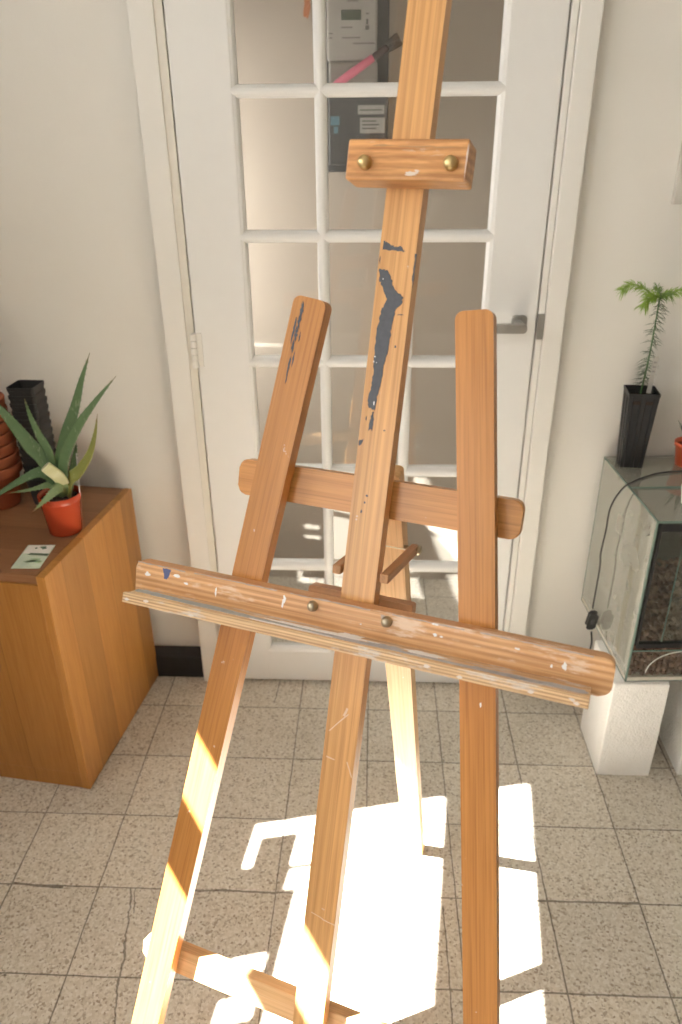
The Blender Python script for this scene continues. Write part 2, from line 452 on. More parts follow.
structure('sun_blocker_hood', bm, DIMWALL, matrix=LM)  # added overhang, keeps direct sun out of the fill opening
win = tag(empty('window_1'), kind='structure'); win.matrix_local = LM
def wbar(name, y0, y1, z0, z1, x0=-.010, x1=.002):
    bm = BM(); box(bm, x0, x1, lw(y0), lw(y1), z0, z1, .002)
    obj(name, bm, DOORW, win)
wbar('window_frame', WY1, WY1 + pad + .02, WZ0 - pad, WZ1 + pad + .10)
wbar('window_frame', WY0 - pad - .02, WY0, WZ0 - pad, WZ1 + pad + .10)
wbar('window_frame', WY0, WY1, WZ1, WZ1 + pad + .10)
wbar('window_sill', WY0, WY1, WZ0 - pad, WZ0)
wbar('transom_bar', WY0, WY1, 1.924, 2.062)
wbar('lower_shadow_bar', -1.00, -.697, 1.368, 1.474)  # unseen blocks shaped to cast the broken shadow along the sill
wbar('lower_shadow_bar', -1.13, -.778, WZ0, 1.388)
wbar('lower_shadow_bar', -1.085, -1.036, WZ0, 1.50)
wbar('lower_shadow_bar', WY0, -.852, 1.482, 1.510)
wbar('lower_shadow_bar', WY0, -1.13, WZ0, 1.50)
wbar('shadow_bar', -.803, -.790, 1.474, 1.56)  # unseen bars added for the thin shadow in the sun patch
wbar('shadow_bar', -.845, -.80, 1.463, 1.478)

# hall behind the door
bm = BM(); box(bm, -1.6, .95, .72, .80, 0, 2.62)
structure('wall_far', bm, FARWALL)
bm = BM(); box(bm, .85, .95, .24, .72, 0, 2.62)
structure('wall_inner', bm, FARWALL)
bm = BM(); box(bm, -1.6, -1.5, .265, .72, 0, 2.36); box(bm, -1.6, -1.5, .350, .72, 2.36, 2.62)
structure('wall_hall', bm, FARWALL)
# casing round the door
bm = BM()
box(bm, -.505, -.452, DY - .002, .20, 0, 2.07, .001); box(bm, -.4522, -.4335, DY + .002, WY + .06, 0, 2.03, .0008, mi=1)
structure('trim_1', bm, [CASING, plain('jamb_paint', (.74, .71, .64), .5, var=.03)])
bm = BM()
box(bm, .3928, .4085, DY + .002, WY + .06, 0, 2.03, .003); box(bm, .409, .456, DY - .002, WY + .02, 0, 2.07, .003)
structure('trim_2', bm, CASING)
bm = BM(); box(bm, -.4515, .409, DY - .002, WY + .04, 2.016, 2.10, .003)
structure('trim_3', bm, CASING)
bm = BM(); box(bm, -1.15, -.505, .128, .186, 0, .078, .003)
structure('baseboard_left', bm, BLACKP)
bm = BM(); box(bm, .4565, 2.5, WY - .014, WY, 0, .07, .003)
structure('baseboard_right', bm, plain('grey_skirting', (.42, .41, .38), .5))
bm = BM(); prism(bm, [(.4562, WY - .009), (.4562, WY + .001), (.469, WY + .001)], 0, 2.07, 'z')  # beige wedge painting in the shadow line where casing meets wall
structure('shadow_line_strip', bm, SHADOW_LINE)

# the glazed door
door = tag(empty('door_1', (0, 0, 0)), kind='structure')
DT = .038
def dpart(name, m, f, parent=None, smooth=False):
    bm = BM(); f(bm); return obj(name, bm, m, parent or door, smooth)
GL, GR, GB, GT = -.3000, .2700, .120, 1.883
for x0, x1 in ((XL + .002, GL), (GR, XR - .002)):
    dpart('stile', DOORW, lambda bm: box(bm, x0, x1, DY, DY + DT, .008, 2.012, .0045, 3))
dpart('rail', DOORW, lambda bm: box(bm, GL - .004, GR + .004, DY + .0002, DY + DT, .008, GB, .0045, 3))
dpart('rail', DOORW, lambda bm: box(bm, GL - .004, GR + .004, DY + .0002, DY + DT, GT, 2.012, .0045, 3))
MX = (-.1147, .0853)
def bead_v(bm, x, w=.0135):
    prism(bm, [(x - w, DY + .014), (x - w * .82, DY + .006), (x - w * .42, DY + .001), (x, DY - .0006), (x + w * .42, DY + .001), (x + w * .82, DY + .006), (x + w, DY + .014), (x + w, DY + .030), (x - w, DY + .030)], GB - .003, GT + .003, 'z')
def bead_h(bm, z, w=.0135):
    # ends taper to a point, mitred onto the uprights
    prism(bm, [(DY + .014, z - w), (DY + .006, z - w * .82), (DY + .001, z - w * .42), (DY - .0004, z), (DY + .001, z + w * .42), (DY + .006, z + w * .82), (DY + .014, z + w), (DY + .030, z + w), (DY + .030, z - w)], GL - .006, GR + .006, 'x')
for x in MX: dpart('muntin', DOORW, lambda bm: bead_v(bm, x))
for z in ROWZ[1:]: dpart('muntin', DOORW, lambda bm: bead_h(bm, z))
xs = [GL, MX[0], MX[1], GR]; zs = [GT] + ROWZ[1:] + [GB]
for i in range(3):
    for j in range(6):
        dpart('glass_pane', PANE, lambda bm: box(bm, xs[i] + .004, xs[i + 1] - .004, DY + .0185, DY + .0186, zs[j + 1] + .004, zs[j] - .004))
# sloped moulding round the glazed field
def ring_mould(bm):
    a = .0085
    for x, s in ((GL, 1), (GR, -1)):
        prism(bm, [(x - s * .003, DY + .001), (x + s * a * .5, DY + .004), (x + s * a, DY + .013), (x + s * a, DY + .03), (x - s * .003, DY + .03)], GB, GT, 'z')
    for z, s in ((GB, 1), (GT, -1)):
        prism(bm, [(DY + .001, z - s * .003), (DY + .004, z + s * a * .5), (DY + .013, z + s * a), (DY + .03, z + s * a), (DY + .03, z - s * .003)], GL, GR, 'x')
dpart('moulding', DOORW, ring_mould)
# lever handle
hd = empty('handle', (0, 0, 0)); hd.parent = door
def rosette(bm):
    prism(bm, rrect(.330, .366, 1.076, 1.118, (.008,) * 4), DY - .010, DY, 'y', .002)
    lathe(bm, [(.0105, 0), (.0105, .042)], 20, M=Matrix.Translation((.346, DY - .008, 1.099)) @ Matrix.Rotation(PI / 2, 4, 'X'))
dpart('rosette', STEEL, rosette, hd)
dpart('lever', STEEL, lambda bm: prism(bm, rrect(.228, .358, 1.0885, 1.1085, (.009, .006, .006, .009)), DY - .060, DY - .046, 'y', .004, 3), hd)
dpart('strike_plate', STEEL, lambda bm: box(bm, .3926, .4085, DY - .001, DY + .004, 1.060, 1.120, .001), door)
def hinge(z0):
    bm = BM()
    for k in range(5):
        lathe(bm, [(.0066, 0), (.0082, .0012), (.0082, .0152), (.0066, .0165)], 14, (-.4335, DY - .0095, z0 + k * .0168))
    box(bm, -.434, -.415, DY - .003, DY + .002, z0, z0 + .084, .0008)
    return bm
for z0 in (.99, .16, 1.80): obj('hinge', hinge(z0), CASING, door)

# ------------------------------------------------------------------ hall fittings
board = tag(obj('meter_board', (lambda b: (box(b, -.135, .036, .675, .7215, 1.40, 2.05, .003), b)[1])(BM()), plain('dark_board', (.055, .058, .066), .6)),
            'dark grey backing board on the hall wall behind the electricity meter', 'board')
met = thing('electricity_meter', 'pale grey electricity meter with small screen seen through the upper door panes', 'meter', (0, 0, 0))
GREYM = plain('meter_grey', (.46, .44, .42), .5, var=.05); GREYD = plain('meter_cover', (.33, .31, .29), .5)
bm = BM(); box(bm, -.128, .0045, .632, .675, 1.672, 1.90, .006, 3); obj('housing', bm, GREYM, met)
bm = BM(); box(bm, -.124, .0065, .628, .675, 1.598, 1.671, .006, 3); obj('terminal_cover', bm, GREYD, met)
bm = BM(); box(bm, -.090, -.038, .6305, .6325, 1.764, 1.787, .0005); obj('display', bm, plain('lcd', (.085, .105, .075), .25), met)
for x0, x1, z in ((-.075, -.045, 1.806), (-.034, -.004, 1.809), (-.088, -.040, 1.725), (-.09, -.06, 1.748), (-.026, -.018, 1.778), (-.122, -.112, 1.735), (-.122, -.114, 1.725), (-.06, -.002, 1.712)):
    bm = BM(); box(bm, x0, x1, .6314, .6325, z - .0018, z + .0018); obj('printed_line', bm, INKM, met)
for z0, z1, w in ((1.742, 1.752, .005), (1.754, 1.766, .003)):
    bm = BM(); box(bm, -.022 - w, -.022 + w, .631, .6325, z0, z1); obj('push_button', bm, INKK, met)
brk = thing('breaker_box', 'dark grey fuse box with white stickers below the electricity meter', 'fuse box', (0, 0, 0))
bm = BM(); box(bm, -.126, .037, .622, .677, 1.42, 1.592, .005, 3); obj('housing', bm, plain('breaker_grey', (.065, .07, .078), .45), brk)
bm = BM(); box(bm, -.046, .026, .6205, .6225, 1.546, 1.568); box(bm, -.040, .028, .6205, .6225, 1.500, 1.538); obj('sticker', bm, plain('sticker_white', (.42, .41, .40), .6), brk)
bm = BM()
for k in range(3): box(bm, -.034, .004 + .008 * (k % 2), .6195, .6206, 1.528 - .009 * k, 1.5315 - .009 * k)
box(bm, -.04, .02, .6195, .6206, 1.555, 1.558)
obj('printed_lines', bm, INKK, brk)
bm = BM(); box(bm, -.1205, -.096, .6205, .6225, 1.520, 1.542); box(bm, -.112, -.100, .6205, .6225, 1.500, 1.517); obj('blue_sticker', bm, plain('sticker_blue', (.13, .25, .34), .6), brk)
# exposed brick where the hall plaster has come away
bm = BM(); prism(bm, ragged([(-.200, 1.99), (-.168, 1.98), (-.172, 1.83), (-.179, 1.792), (-.184, 1.777), (-.196, 1.785), (-.192, 1.83)], .003, 3, 4), .716, .7205, 'y')
structure('trim_5', bm, plain('bare_brick', (.55, .20, .09), .8))
# pink brush leaning against the meter, its tip on top of the fuse box
br = thing('dusting_brush', 'pink-handled brush with black bristles leaning across the electricity meter', 'brush')
A = Vector((-.140, .606, 1.5945)); B = Vector((.060, .606, 1.718)); D = (B - A)
def along(t): return A + D * t
bm = BM(); tube(bm, [along(0), along(.06), along(.17)], [.002, .0055, .0075], 12); obj('tip', bm, RUBBER, br, True)
PINKM = plain('pink_plastic', (.85, .22, .34), .4, var=.08)
bm = BM(); tube(bm, [along(.165), along(.19), along(.42), along(.66), along(.675)], [.0078, .0098, .0108, .0092, .0078], 14); obj('handle', bm, PINKM, br, True)
bm = BM(); tube(bm, [along(.67), along(.69), along(.84), along(.86)], [.0075, .0088, .0086, .0072], 14); obj('ferrule', bm, plain('dark_ferrule', (.05, .025, .03), .4), br, True)
bm = BM()
rn = random.Random(5)
side = D.normalized().cross(Vector((0, 1, 0))).normalized()
for k in range(90):
    a, b = rn.uniform(-1, 1), rn.uniform(-1, 1)
    p0 = along(.84 + rn.uniform(0, .03)) + side * a * .011 + Vector((0, b * .005, 0))
    p1 = along(.96 + rn.uniform(0, .06)) + side * a * .015 + Vector((0, b * .010, 0))
    tube(bm, [p0, p1], [.0014, .0016], 5)
obj('bristles', bm, RUBBER, br)

# ------------------------------------------------------------------ the easel
EA, EP = .338, .315
E = thing('easel', 'tall pine studio easel with paint-marked canvas ledge standing on the tiled floor', 'easel', (-.118, -1.194, 0), (0, 0, -EA))
RX = Matrix.Rotation(-EP, 4, 'X')
cp, spn = math.cos(EP), math.sin(EP)
def pos(s, t, n):
    return Vector((s, t * spn + n * cp, t * cp - n * spn))
def plane(s, t, n, th=0.0):
    """part frame lying in the easel's leaning plane; th turns it within that plane"""
    return Matrix.Translation(pos(s, t, n)) @ RX @ Matrix.Rotation(th, 4, 'Y')
HW = .0225
# front legs, each cut level at the floor and rounded at the top
LB, LT, LTH = .310, .1035, 1.402
for sg in (-1, 1):
    s0, s1 = sg * LB - .001, sg * LT - .003
    th = math.atan2(s1 - s0, LTH); L = LTH / math.cos(th)
    bm = BM()
    prism(bm, rrect(-HW, HW, 0, L, (0, 0, .010, .010)), 0, .022, 'y')
    for v in bm.verts:
        if v.co.z < 1e-4: v.co.z = -v.co.x * math.tan(-th) * -1 * -1 + v.co.y * math.tan(EP) / math.cos(th)
    bmesh.ops.bevel(bm, geom=[e for e in bm.edges if abs((e.verts[0].co - e.verts[1].co).normalized().y) < .5 and e.calc_face_angle(0) > .6], offset=.0022, segments=2, affect='EDGES', profile=.5)
    if sg < 0:   # dark paint scuffs near the top of this leg
        c = lambda s, t: ((s - s0) * math.cos(th) - t * math.sin(th), (s - s0) * math.sin(th) + t * math.cos(th))
        for k, (cs, ct, rx, rz) in enumerate(((-.1205, 1.386, .0022, .012), (-.1225, 1.372, .0022, .016), (-.1255, 1.356, .0025, .010), (-.1285, 1.363, .0016, .018), (-.128, 1.340, .002, .009), (-.131, 1.318, .0013, .014), (-.126, 1.325, .001, .010), (-.120, 1.352, .0009, .008), (-.133, 1.300, .001, .008))):
            prism(bm, blob(*c(cs + .0035, ct), rx * .8, rz * .75, k, 22, .6), -.0005, .0008, 'y', mi=1)
    else:
        for k, (lx, lz) in enumerate(((.004, .94), (.0, .43))):
            prism(bm, blob(lx, lz, .0012, .003, 50 + k), -.0004, .0008, 'y', mi=2)
    obj('front_leg', bm, [PINE_LEG, INK, WHITEP], E, matrix=plane(s0, 0, 0, th))
# mast
MT = 1.97
bm = BM()
prism(bm, rrect(-.0232, .0222, 0, MT, (0, 0, .006, .006)), 0, .023, 'y')
for v in bm.verts:
    if v.co.z < 1e-4: v.co.z = v.co.y * math.tan(EP)
bmesh.ops.bevel(bm, geom=[e for e in bm.edges if abs((e.verts[0].co - e.verts[1].co).normalized().y) < .5 and e.calc_face_angle(0) > .6], offset=.002, segments=2, affect='EDGES', profile=.5)
stain = [(-.0212, 1.4414), (-.0110, 1.4408), (-.005, 1.433), (.0003, 1.4205), (.0129, 1.4108), (.0115, 1.4014), (.0059, 1.3963), (.0032, 1.3773), (.0023, 1.3534), (-.0016, 1.323), (-.0044, 1.2923), (-.006, 1.2736), (-.0141, 1.2751), (-.0166, 1.2848), (-.0136, 1.3035), (-.0132, 1.3219), (-.0155, 1.3519), (-.0146, 1.3759), (-.0119, 1.3963), (-.0069, 1.4072), (-.0135, 1.4197), (-.0197, 1.4287)]
prism(bm, ragged(stain, .0011, 5, 1), -.0006, .001, 'y', mi=1)
prism(bm, ragged([(-.0190, 1.4739), (-.0134, 1.4719), (-.0053, 1.4676), (.002, 1.4691), (.0103, 1.4626), (.0004, 1.4628), (-.0195, 1.4640)], .0009, 4, 2), -.0006, .001, 'y', mi=1)
prism(bm, ragged([(-.0093, 1.2709), (-.0067, 1.2712), (-.0065, 1.2588), (-.0065, 1.2476), (-.0090, 1.2500), (-.0117, 1.247), (-.0107, 1.2608)], .0008, 3, 3), -.0006, .001, 'y', mi=1)
prism(bm, ragged([(-.0222, 1.2341), (-.0158, 1.2364), (-.0185, 1.2300), (-.0215, 1.227)], .0007, 2, 4), -.0006, .001, 'y', mi=1)
prism(bm, ragged([(.0212, 1.4608), (.0234, 1.4609), (.0234, 1.4369), (.0234, 1.4219), (.0213, 1.431), (.0218, 1.4483)], .0006, 3, 6), -.0006, .001, 'y', mi=1)
for k, (x, z, rx, rz) in enumerate(((.0105, 1.352, .001, .0016), (-.0215, 1.452, .0007, .004), (-.0035, 1.166, .0012, .0018), (-.0055, 1.157, .0010, .0016), (-.0085, 1.145, .0011, .0020), (.012, 1.390, .004, .0006), (-.016, 1.262, .0006, .003), (.009, 1.25, .001, .001))):
    prism(bm, blob(x, z, rx, rz, 20 + k, 12, .4), -.0005, .001, 'y', mi=1)
for k, (x, z, rx, rz) in enumerate(((-.0145, 1.430, .0007, .0008), (-.0135, 1.338, .0008, .0010), (-.0145, 1.332, .0007, .0012), (-.011, 1.331, .0006, .0006), (-.008, 1.282, .0007, .003))):
    prism(bm, blob(x, z, rx, rz, 40 + k, 10, .3), -.0009, .001, 'y', mi=2)
# faint white scratches lower down the mast
for k, (xa, za, xb, zb, w) in enumerate(((-.018, .842, .006, .872, .0007), (.000, .868, .004, .880, .0016), (-.018, .805, -.006, .803, .0008), (.012, .805, .021, .785, .0007), (-.014, .568, .004, .564, .0006), (.003, .563, .022, .561, .0007))):
    n = Vector((zb - za, -(xb - xa))).normalized() * w
    prism(bm, ragged([(xa + n.x, za + n.y), (xb + n.x, zb + n.y), (xb - n.x, zb - n.y), (xa - n.x, za - n.y)], .0004, 3, 60 + k), -.0003, .001, 'y', mi=3)
obj('mast', bm, [PINE, INK, WHITEP, SCUFF], E, matrix=plane(-.0015, 0, 0, R(.08)))
# bars behind the legs
bm = BM(); prism(bm, rrect(-.196, .192, -.0245, .0245, (.012,) * 4), 0, .020, 'y', .0022)
obj('upper_crossbar', bm, PINE_X, E, matrix=plane(-.0045, 1.1605, .0275, R(-.2)))
def octo(x0, x1, z0, z1, c): return [(x0 + c, z0), (x1 - c, z0), (x1, z0 + c), (x1, z1 - c), (x1 - c, z1), (x0 + c, z1), (x0, z1 - c), (x0, z0 + c)]
bm = BM(); prism(bm, octo(-.302, .302, -.0225, .0225, .012), 0, .020, 'y', .0018)
obj('lower_crossbar', bm, PINE_LOW, E, matrix=plane(0, .3765, .0275))
# back leg: hinged behind the crossbar, foot out on the floor
inv = E.matrix_basis.inverted() if E.matrix_basis != Matrix() else (Matrix.Translation(E.location) @ Matrix.Rotation(-EA, 4, 'Z')).inverted()
inv = (Matrix.Translation(Vector((-.118, -1.194, 0))) @ Matrix.Rotation(-EA, 4, 'Z')).inverted()
F = inv @ Vector((.1135, -.474, 0)); T = pos(-.0025, 1.196, .062)
dv = (T - F); L = dv.length; zx = dv.normalized(); xx = Vector((1, 0, 0)); xx = (xx - zx * xx.dot(zx)).normalized(); yy = zx.cross(xx)
MB = Matrix((xx, yy, zx)).transposed().to_4x4(); MB.translation = F
bm = BM(); prism(bm, rrect(-HW, HW, 0, L, (0, 0, .006, .006)), -.011, .011, 'y')
MBi = MB.inverted()
for v in bm.verts:
    if v.co.z < 1e-4:
        w = MB @ v.co; k = w.z / zx.z; v.co.z -= k
bmesh.ops.bevel(bm, geom=[e for e in bm.edges if abs((e.verts[0].co - e.verts[1].co).normalized().y) < .5 and e.calc_face_angle(0) > .6], offset=.002, segments=2, affect='EDGES', profile=.5)
obj('back_leg', bm, PINE_PALE, E, matrix=MB)
# two stay sticks between mast and back leg, bolted through the leg
for sg in (-1, 1):
    a = pos(sg * .0325, 1.064, -.002); b = pos(sg * .0325, 1.079, .142)
    yv = (b - a); Ls = yv.length; yv.normalize(); xv = Vector((1, 0, 0)); zv = xv.cross(yv)
    MS = Matrix((xv, yv, zv)).transposed().to_4x4(); MS.translation = a
    bm = BM(); box(bm, -.0058, .0058, 0, Ls, -.0062, .0062, .0015)
    obj('stay_stick', bm, STICK, E, matrix=MS)
    bm = BM(); lathe(bm, [(.0072, 0), (.0078, .002), (.0062, .005), (.002, .0065)], 18, M=Matrix.Rotation(sg * PI / 2, 4, 'Y'))
    obj('stay_bolt', bm, OLDBRASS, E, True, Matrix.Translation(pos(sg * .0375, 1.0783, .136)))
bm = BM(); lathe(bm, [(.004, -.03), (.004, .03)], 12, M=Matrix.Rotation(PI / 2, 4, 'Y'))
obj('stay_rod', bm, OLDBRASS, E, matrix=Matrix.Translation(pos(0, 1.079, .133)))
# canvas ledge: board, grooved shelf and clamp block behind the mast
TS = R(-.5)
tray = empty('canvas_ledge'); tray.parent = E; tray.matrix_local = plane(-.005, 1.0055, -.021, TS)
bm = BM(); prism(bm, rrect(-.319, .325, -.0245, .0225, (.002, .014, .012, .008)), 0, .020, 'y', .0022)
for k, (x, z, rx, rz, mi) in enumerate(((-.088, .010, .0022, .0055, 1), (-.090, .004, .0015, .004, 1), (.114, .0200, .0050, .0016, 1), (.116, .007, .0025, .0022, 1), (.124, .006, .002, .001, 1), (-.252, .012, .006, .002, 1), (-.30, .006, .004, .003, 1), (-.237, .004, .003, .002, 1), (.270, .002, .0026, .0045, 1), (.256, -.001, .0015, .002, 1), (.02, .0, .001, .001, 1), (-.19, .002, .0012, .006, 1), (.215, .011, .003, .001, 1))):
    prism(bm, blob(x, z, rx, rz, 80 + k, 14, .4), -.0005, .001, 'y', mi=mi)
prism(bm, ragged([(-.2755, .0190), (-.2625, .0190), (-.2640, .012), (-.2685, .0035), (-.272, .004), (-.273, .012)], .0008, 3, 9), -.0006, .001, 'y', mi=2)
prism(bm, ragged([(.044, .0175), (.052, .0178), (.053, .012), (.046, .013)], .0008, 3, 13), -.0005, .001, 'y', mi=3)
for k, (xa, xb) in enumerate(((-.316, -.24), (-.225, -.10), (-.08, .03), (.06, .15), (.17, .30))):
    prism(bm, ragged([(xa, .0205), (xb, .0200), (xb, .0215), (xa, .0218)], .0007, 14, 210 + k), -.0004, .001, 'y', mi=3)
obj('back_board', bm, [PINE_TRAY, WHITEP, BLUE, plain('thin_grey_paint', (.50, .40, .34), .6, var=.3, scale=120)], tray)
bm = BM(); prism(bm, [(0, -.0260), (0, -.0150), (-.036, -.0150), (-.0385, -.0118), (-.0440, -.0118), (-.0450, -.0250)], -.308, .303, 'x', .0008)
prism(bm, ragged([(.028, -.004), (.0, -.003), (-.012, -.016), (.02, -.022)], .002, 4, 30), -.0145, -.0156, 'z', mi=1)
for k, (x, y, rx, ry, mi) in enumerate(((-.03, -.010, .035, .005, 1), (.06, -.013, .012, .006, 2), (-.14, -.015, .05, .004, 3), (.11, -.010, .012, .008, 1), (.02, -.016, .03, .005, 2), (.16, -.016, .05, .004, 2), (-.22, -.012, .05, .006, 3), (.24, -.015, .04, .006, 2), (-.06, -.018, .03, .003, 1), (-.29, -.01, .022, .007, 3))):
    prism(bm, [(max(-.306, min(.301, u)), max(-.034, min(-.002, v))) for u, v in blob(x, y * 1.5, rx * 1.9, ry * .9, 120 + k, 30, .35)], -.0154, -.0144, 'z', mi=mi)
for k, (x, z) in enumerate(((-.30, -.02), (-.27, -.017), (-.2, -.022), (.12, -.018), (.16, -.022), (.24, -.02), (.285, -.018), (.29, -.021))):
    prism(bm, blob(x, z, .0035, .0018, 150 + k, 12, .4), -.0452, -.043, 'y', mi=4)
obj('shelf', bm, [PINE_LEDGE, WHITEP, GREYP, plain('bluish_paint', (.40, .43, .44), .6, var=.3, scale=100), plain('chalk_paint', (.72, .64, .58), .6, var=.15, scale=90)], tray)
for x in (-.0470, .0535):
    bm = BM(); lathe(bm, [(.0072, 0), (.0072, .0014), (.0060, .0026), (.0064, .004), (.0058, .0066), (.0036, .0086), (.001, .0092)], 20, M=Matrix.Translation((x, 0, .0105)) @ Matrix.Rotation(PI / 2, 4, 'X'))
    obj('bolt', bm, OLDBRASS, tray, True)
bm = BM(); prism(bm, rrect(-.075, .072, -.030, .0225, (.003,) * 4), .0485, .068, 'y', .0015)
obj('clamp_block', bm, PINE_DARK, tray)
# top canvas holder
hold = empty('canvas_holder'); hold.parent = E; hold.matrix_local = plane(.0105, 1.5555, -.040)
bm = BM(); box(bm, -.0715, .0695, 0, .0395, -.0225, .0215, .0028, 3)
for k, (x, z, rx, rz, mi) in enumerate(((-.03, .014, .012, .001, 1), (.01, .013, .016, .0008, 1), (.04, .012, .014, .0007, 1), (.008, -.016, .007, .0025, 2), (.014, -.013, .003, .0015, 2), (.0685, .0, .0008, .016, 2))):
    prism(bm, blob(x, z, rx, rz, 170 + k, 16, .5), -.0004, .001, 'y', mi=mi)
obj('block', bm, [PINE_CLAMP, plain('worn_edge', (.46, .26, .12), .6), plain('chalky_paint', (.70, .60, .52), .6)], hold)
for x in (-.0480, .0520):
    bm = BM(); lathe(bm, [(.0078, 0), (.0078, .0015), (.0062, .003), (.0075, .0050), (.0072, .0080), (.005, .0108), (.0015, .0120)], 22, M=Matrix.Translation((x, 0, -.005)) @ Matrix.Rotation(PI / 2, 4, 'X'))
    obj('bolt', bm, BRASS, hold, True)

# ------------------------------------------------------------------ cabinet on the left
CR = R(-7.5)
cab = thing('wooden_cabinet', 'low orange-brown veneered wooden cabinet against the wall left of the door', 'cabinet', (-.711, -.326, 0), (0, 0, CR))
CW, CD, CH = .385, .463, .645
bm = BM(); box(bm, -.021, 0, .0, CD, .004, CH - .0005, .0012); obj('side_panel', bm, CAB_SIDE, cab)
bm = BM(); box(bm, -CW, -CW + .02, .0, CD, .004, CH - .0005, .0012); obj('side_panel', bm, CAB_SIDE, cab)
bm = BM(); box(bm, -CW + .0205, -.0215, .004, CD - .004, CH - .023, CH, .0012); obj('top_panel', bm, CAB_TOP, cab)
bm = BM(); box(bm, -CW + .0205, -.0215, -.0005, .02, .055, CH - .0235, .0012); obj('front_panel', bm, CAB_FRONT, cab)
bm = BM(); box(bm, -CW + .0205, -.0215, .003, .02, .002, .0545, .0012); obj('plinth', bm, CAB_FRONT, cab)
bm = BM(); box(bm, -CW + .0205, -.0215, CD - .012, CD - .004, .02, CH - .0235); obj('back_panel', bm, CAB_BASE, cab)
ZT = CH

# printed card
card = empty('seed_packet', (-.770, -.236, ZT), (0, 0, R(2)))
tag(card, 'white and green printed paper card lying flat on the wooden cabinet', 'card')
bm = BM(); box(bm, -.033, .032, -.054, .052, .0002, .0010); obj('sheet', bm, PAPERG, card)
bm = BM(); box(bm, -.030, .030, .012, .049, .0010, .0013); obj('white_flap', bm, PAPERW, card)
bm = BM(); prism(bm, ragged([(-.018, .006), (.031, .000), (.031, .010), (-.012, .014)], .001, 3, 5), .0009, .0016, 'z')
prism(bm, ragged([(-.002, .040), (.014, .044), (.016, .034), (.009, .030), (.006, .037)], .002, 2, 8), .0012, .0017, 'z')
prism(bm, blob(-.008, .036, .003, .003, 6), .0012, .0017, 'z'); obj('dark_print', bm, INKG, card)
bm = BM()
for k in range(5): prism(bm, blob(random.uniform(-.01, .022), random.uniform(-.045, -.006), .010, .005, 200 + k, 14, .4), .0009, .0014, 'z')
obj('leaf_print', bm, INKL, card)

# aloe
al = thing('aloe_plant', 'spiky green aloe in a small glossy red plastic pot on the wooden cabinet', 'plant', (-.742, -.108, ZT))
bm = BM(); lathe(bm, [(.036, .0), (.0385, .002), (.0470, .078), (.0484, .079), (.0490, .081), (.0496, .0935), (.0488, .0950), (.0474, .0945), (.0460, .082), (.0452, .078)], 40, cap1=False)
lathe(bm, [(.0458, .078), (.02, .079), (.001, .080)], 24, cap0=False)
for v in bm.verts: v.co.z *= 1.07
obj('pot', bm, REDP, al, True)
bm = BM(); lathe(bm, [(.0472, .079), (.040, .0835), (.025, .085), (.001, .086)], 28, cap0=True, cap1=True)
rn = random.Random(3)
for k in range(70):
    a = rn.uniform(0, 2 * PI); r = rn.uniform(0, .044); s = rn.uniform(.0015, .0042)
    bmesh.ops.create_icosphere(bm, subdivisions=1, radius=s, matrix=Matrix.Translation((r * math.cos(a), r * math.sin(a), .0845)) @ Matrix.Diagonal((1, rn.uniform(.6, 1), rn.uniform(.5, .9), 1)))
for v in bm.verts: v.co.z += .006
obj('soil', bm, SOIL, al)
def leaf(pts, wid, mat, thick=.32, face=(0, -1, .35), teeth=True, blunt=False):
    """fleshy tapering leaf along a curve, hollowed above, with small teeth on both edges"""
    P = spline(pts, 9); n = len(P)
    bm = BM(); rings = []; lay = bm.verts.layers.float.new('along')
    fv = Vector(face).normalized()
    edges = []
    for i, p in enumerate(P):
        t = i / (n - 1)
        tg = (P[min(i + 1, n - 1)] - P[max(i - 1, 0)]).normalized()
        a = tg.cross(fv).normalized(); b = a.cross(tg).normalized()
        w = wid * ((.80 + .35 * t if t < .35 else .92 * (1 - ((t - .35) / .65) ** 1.35) + .0) if not blunt else (1 - .12 * t))
        w = max(w, .0007)
        h = w * thick * (1.0 if t < .8 else 1.3)
        ring = []
        for k in range(12):
            an = 2 * PI * k / 12
            x = math.cos(an) * w; y = math.sin(an) * h
            if y > 0: y *= .25; y += .28 * h * (abs(x) / w) ** 2
            v = bm.verts.new(p + a * x + b * (y)); v[lay] = t; ring.append(v)
        rings.append(ring); edges.append((p, a, b, w, t, tg))
    for A, B in zip(rings, rings[1:]):
        for k in range(12): bm.faces.new([A[k], A[(k + 1) % 12], B[(k + 1) % 12], B[k]])
    bm.faces.new(rings[0][::-1]); bm.faces.new(rings[-1])
    if teeth:
        for i in range(4, n - 2, 2):
            p, a, b, w, t, tg = edges[i]
            for s in (-1, 1):
                c = p + a * s * w * .97
                q = [bm.verts.new(c + tg * d + b * e) for d, e in ((-.0018, 0), (.0018, 0), (0, .0014), (0, -.0014))]
                tip = bm.verts.new(c + a * s * .0028 + tg * .0012)
                for v in q + [tip]: v[lay] = t
                for u, v in ((0, 2), (2, 1), (1, 3), (3, 0)): bm.faces.new([q[u], q[v], tip])
    return bm
O = Vector((-.742, -.108, ZT))
def lf(pts, dy, wid, mat, **k):
    m = len(pts); Q = []
    for i, (x, y, z) in enumerate(pts):
        Q.append(Vector((x, -.108 + dy * (i / (m - 1)) ** 1.2, z)) - O)
    return obj('leaf', leaf(Q, wid, mat, **k), mat, al, True)
B0 = (-.732, -.108, .735)
lf([B0, (-.7265, 0, .8195), (-.699, 0, .8947), (-.672, 0, .9552), (-.647, 0, 1.0202), (-.6205, 0, 1.080)], .02, .0165, ALOE)
lf([(-.728, 0, .735), (-.716, 0, .8273), (-.673, 0, .9071), (-.618, 0, .9744), (-.561, 0, 1.035)], -.004, .0135, ALOE, face=(.2, -1, .3))
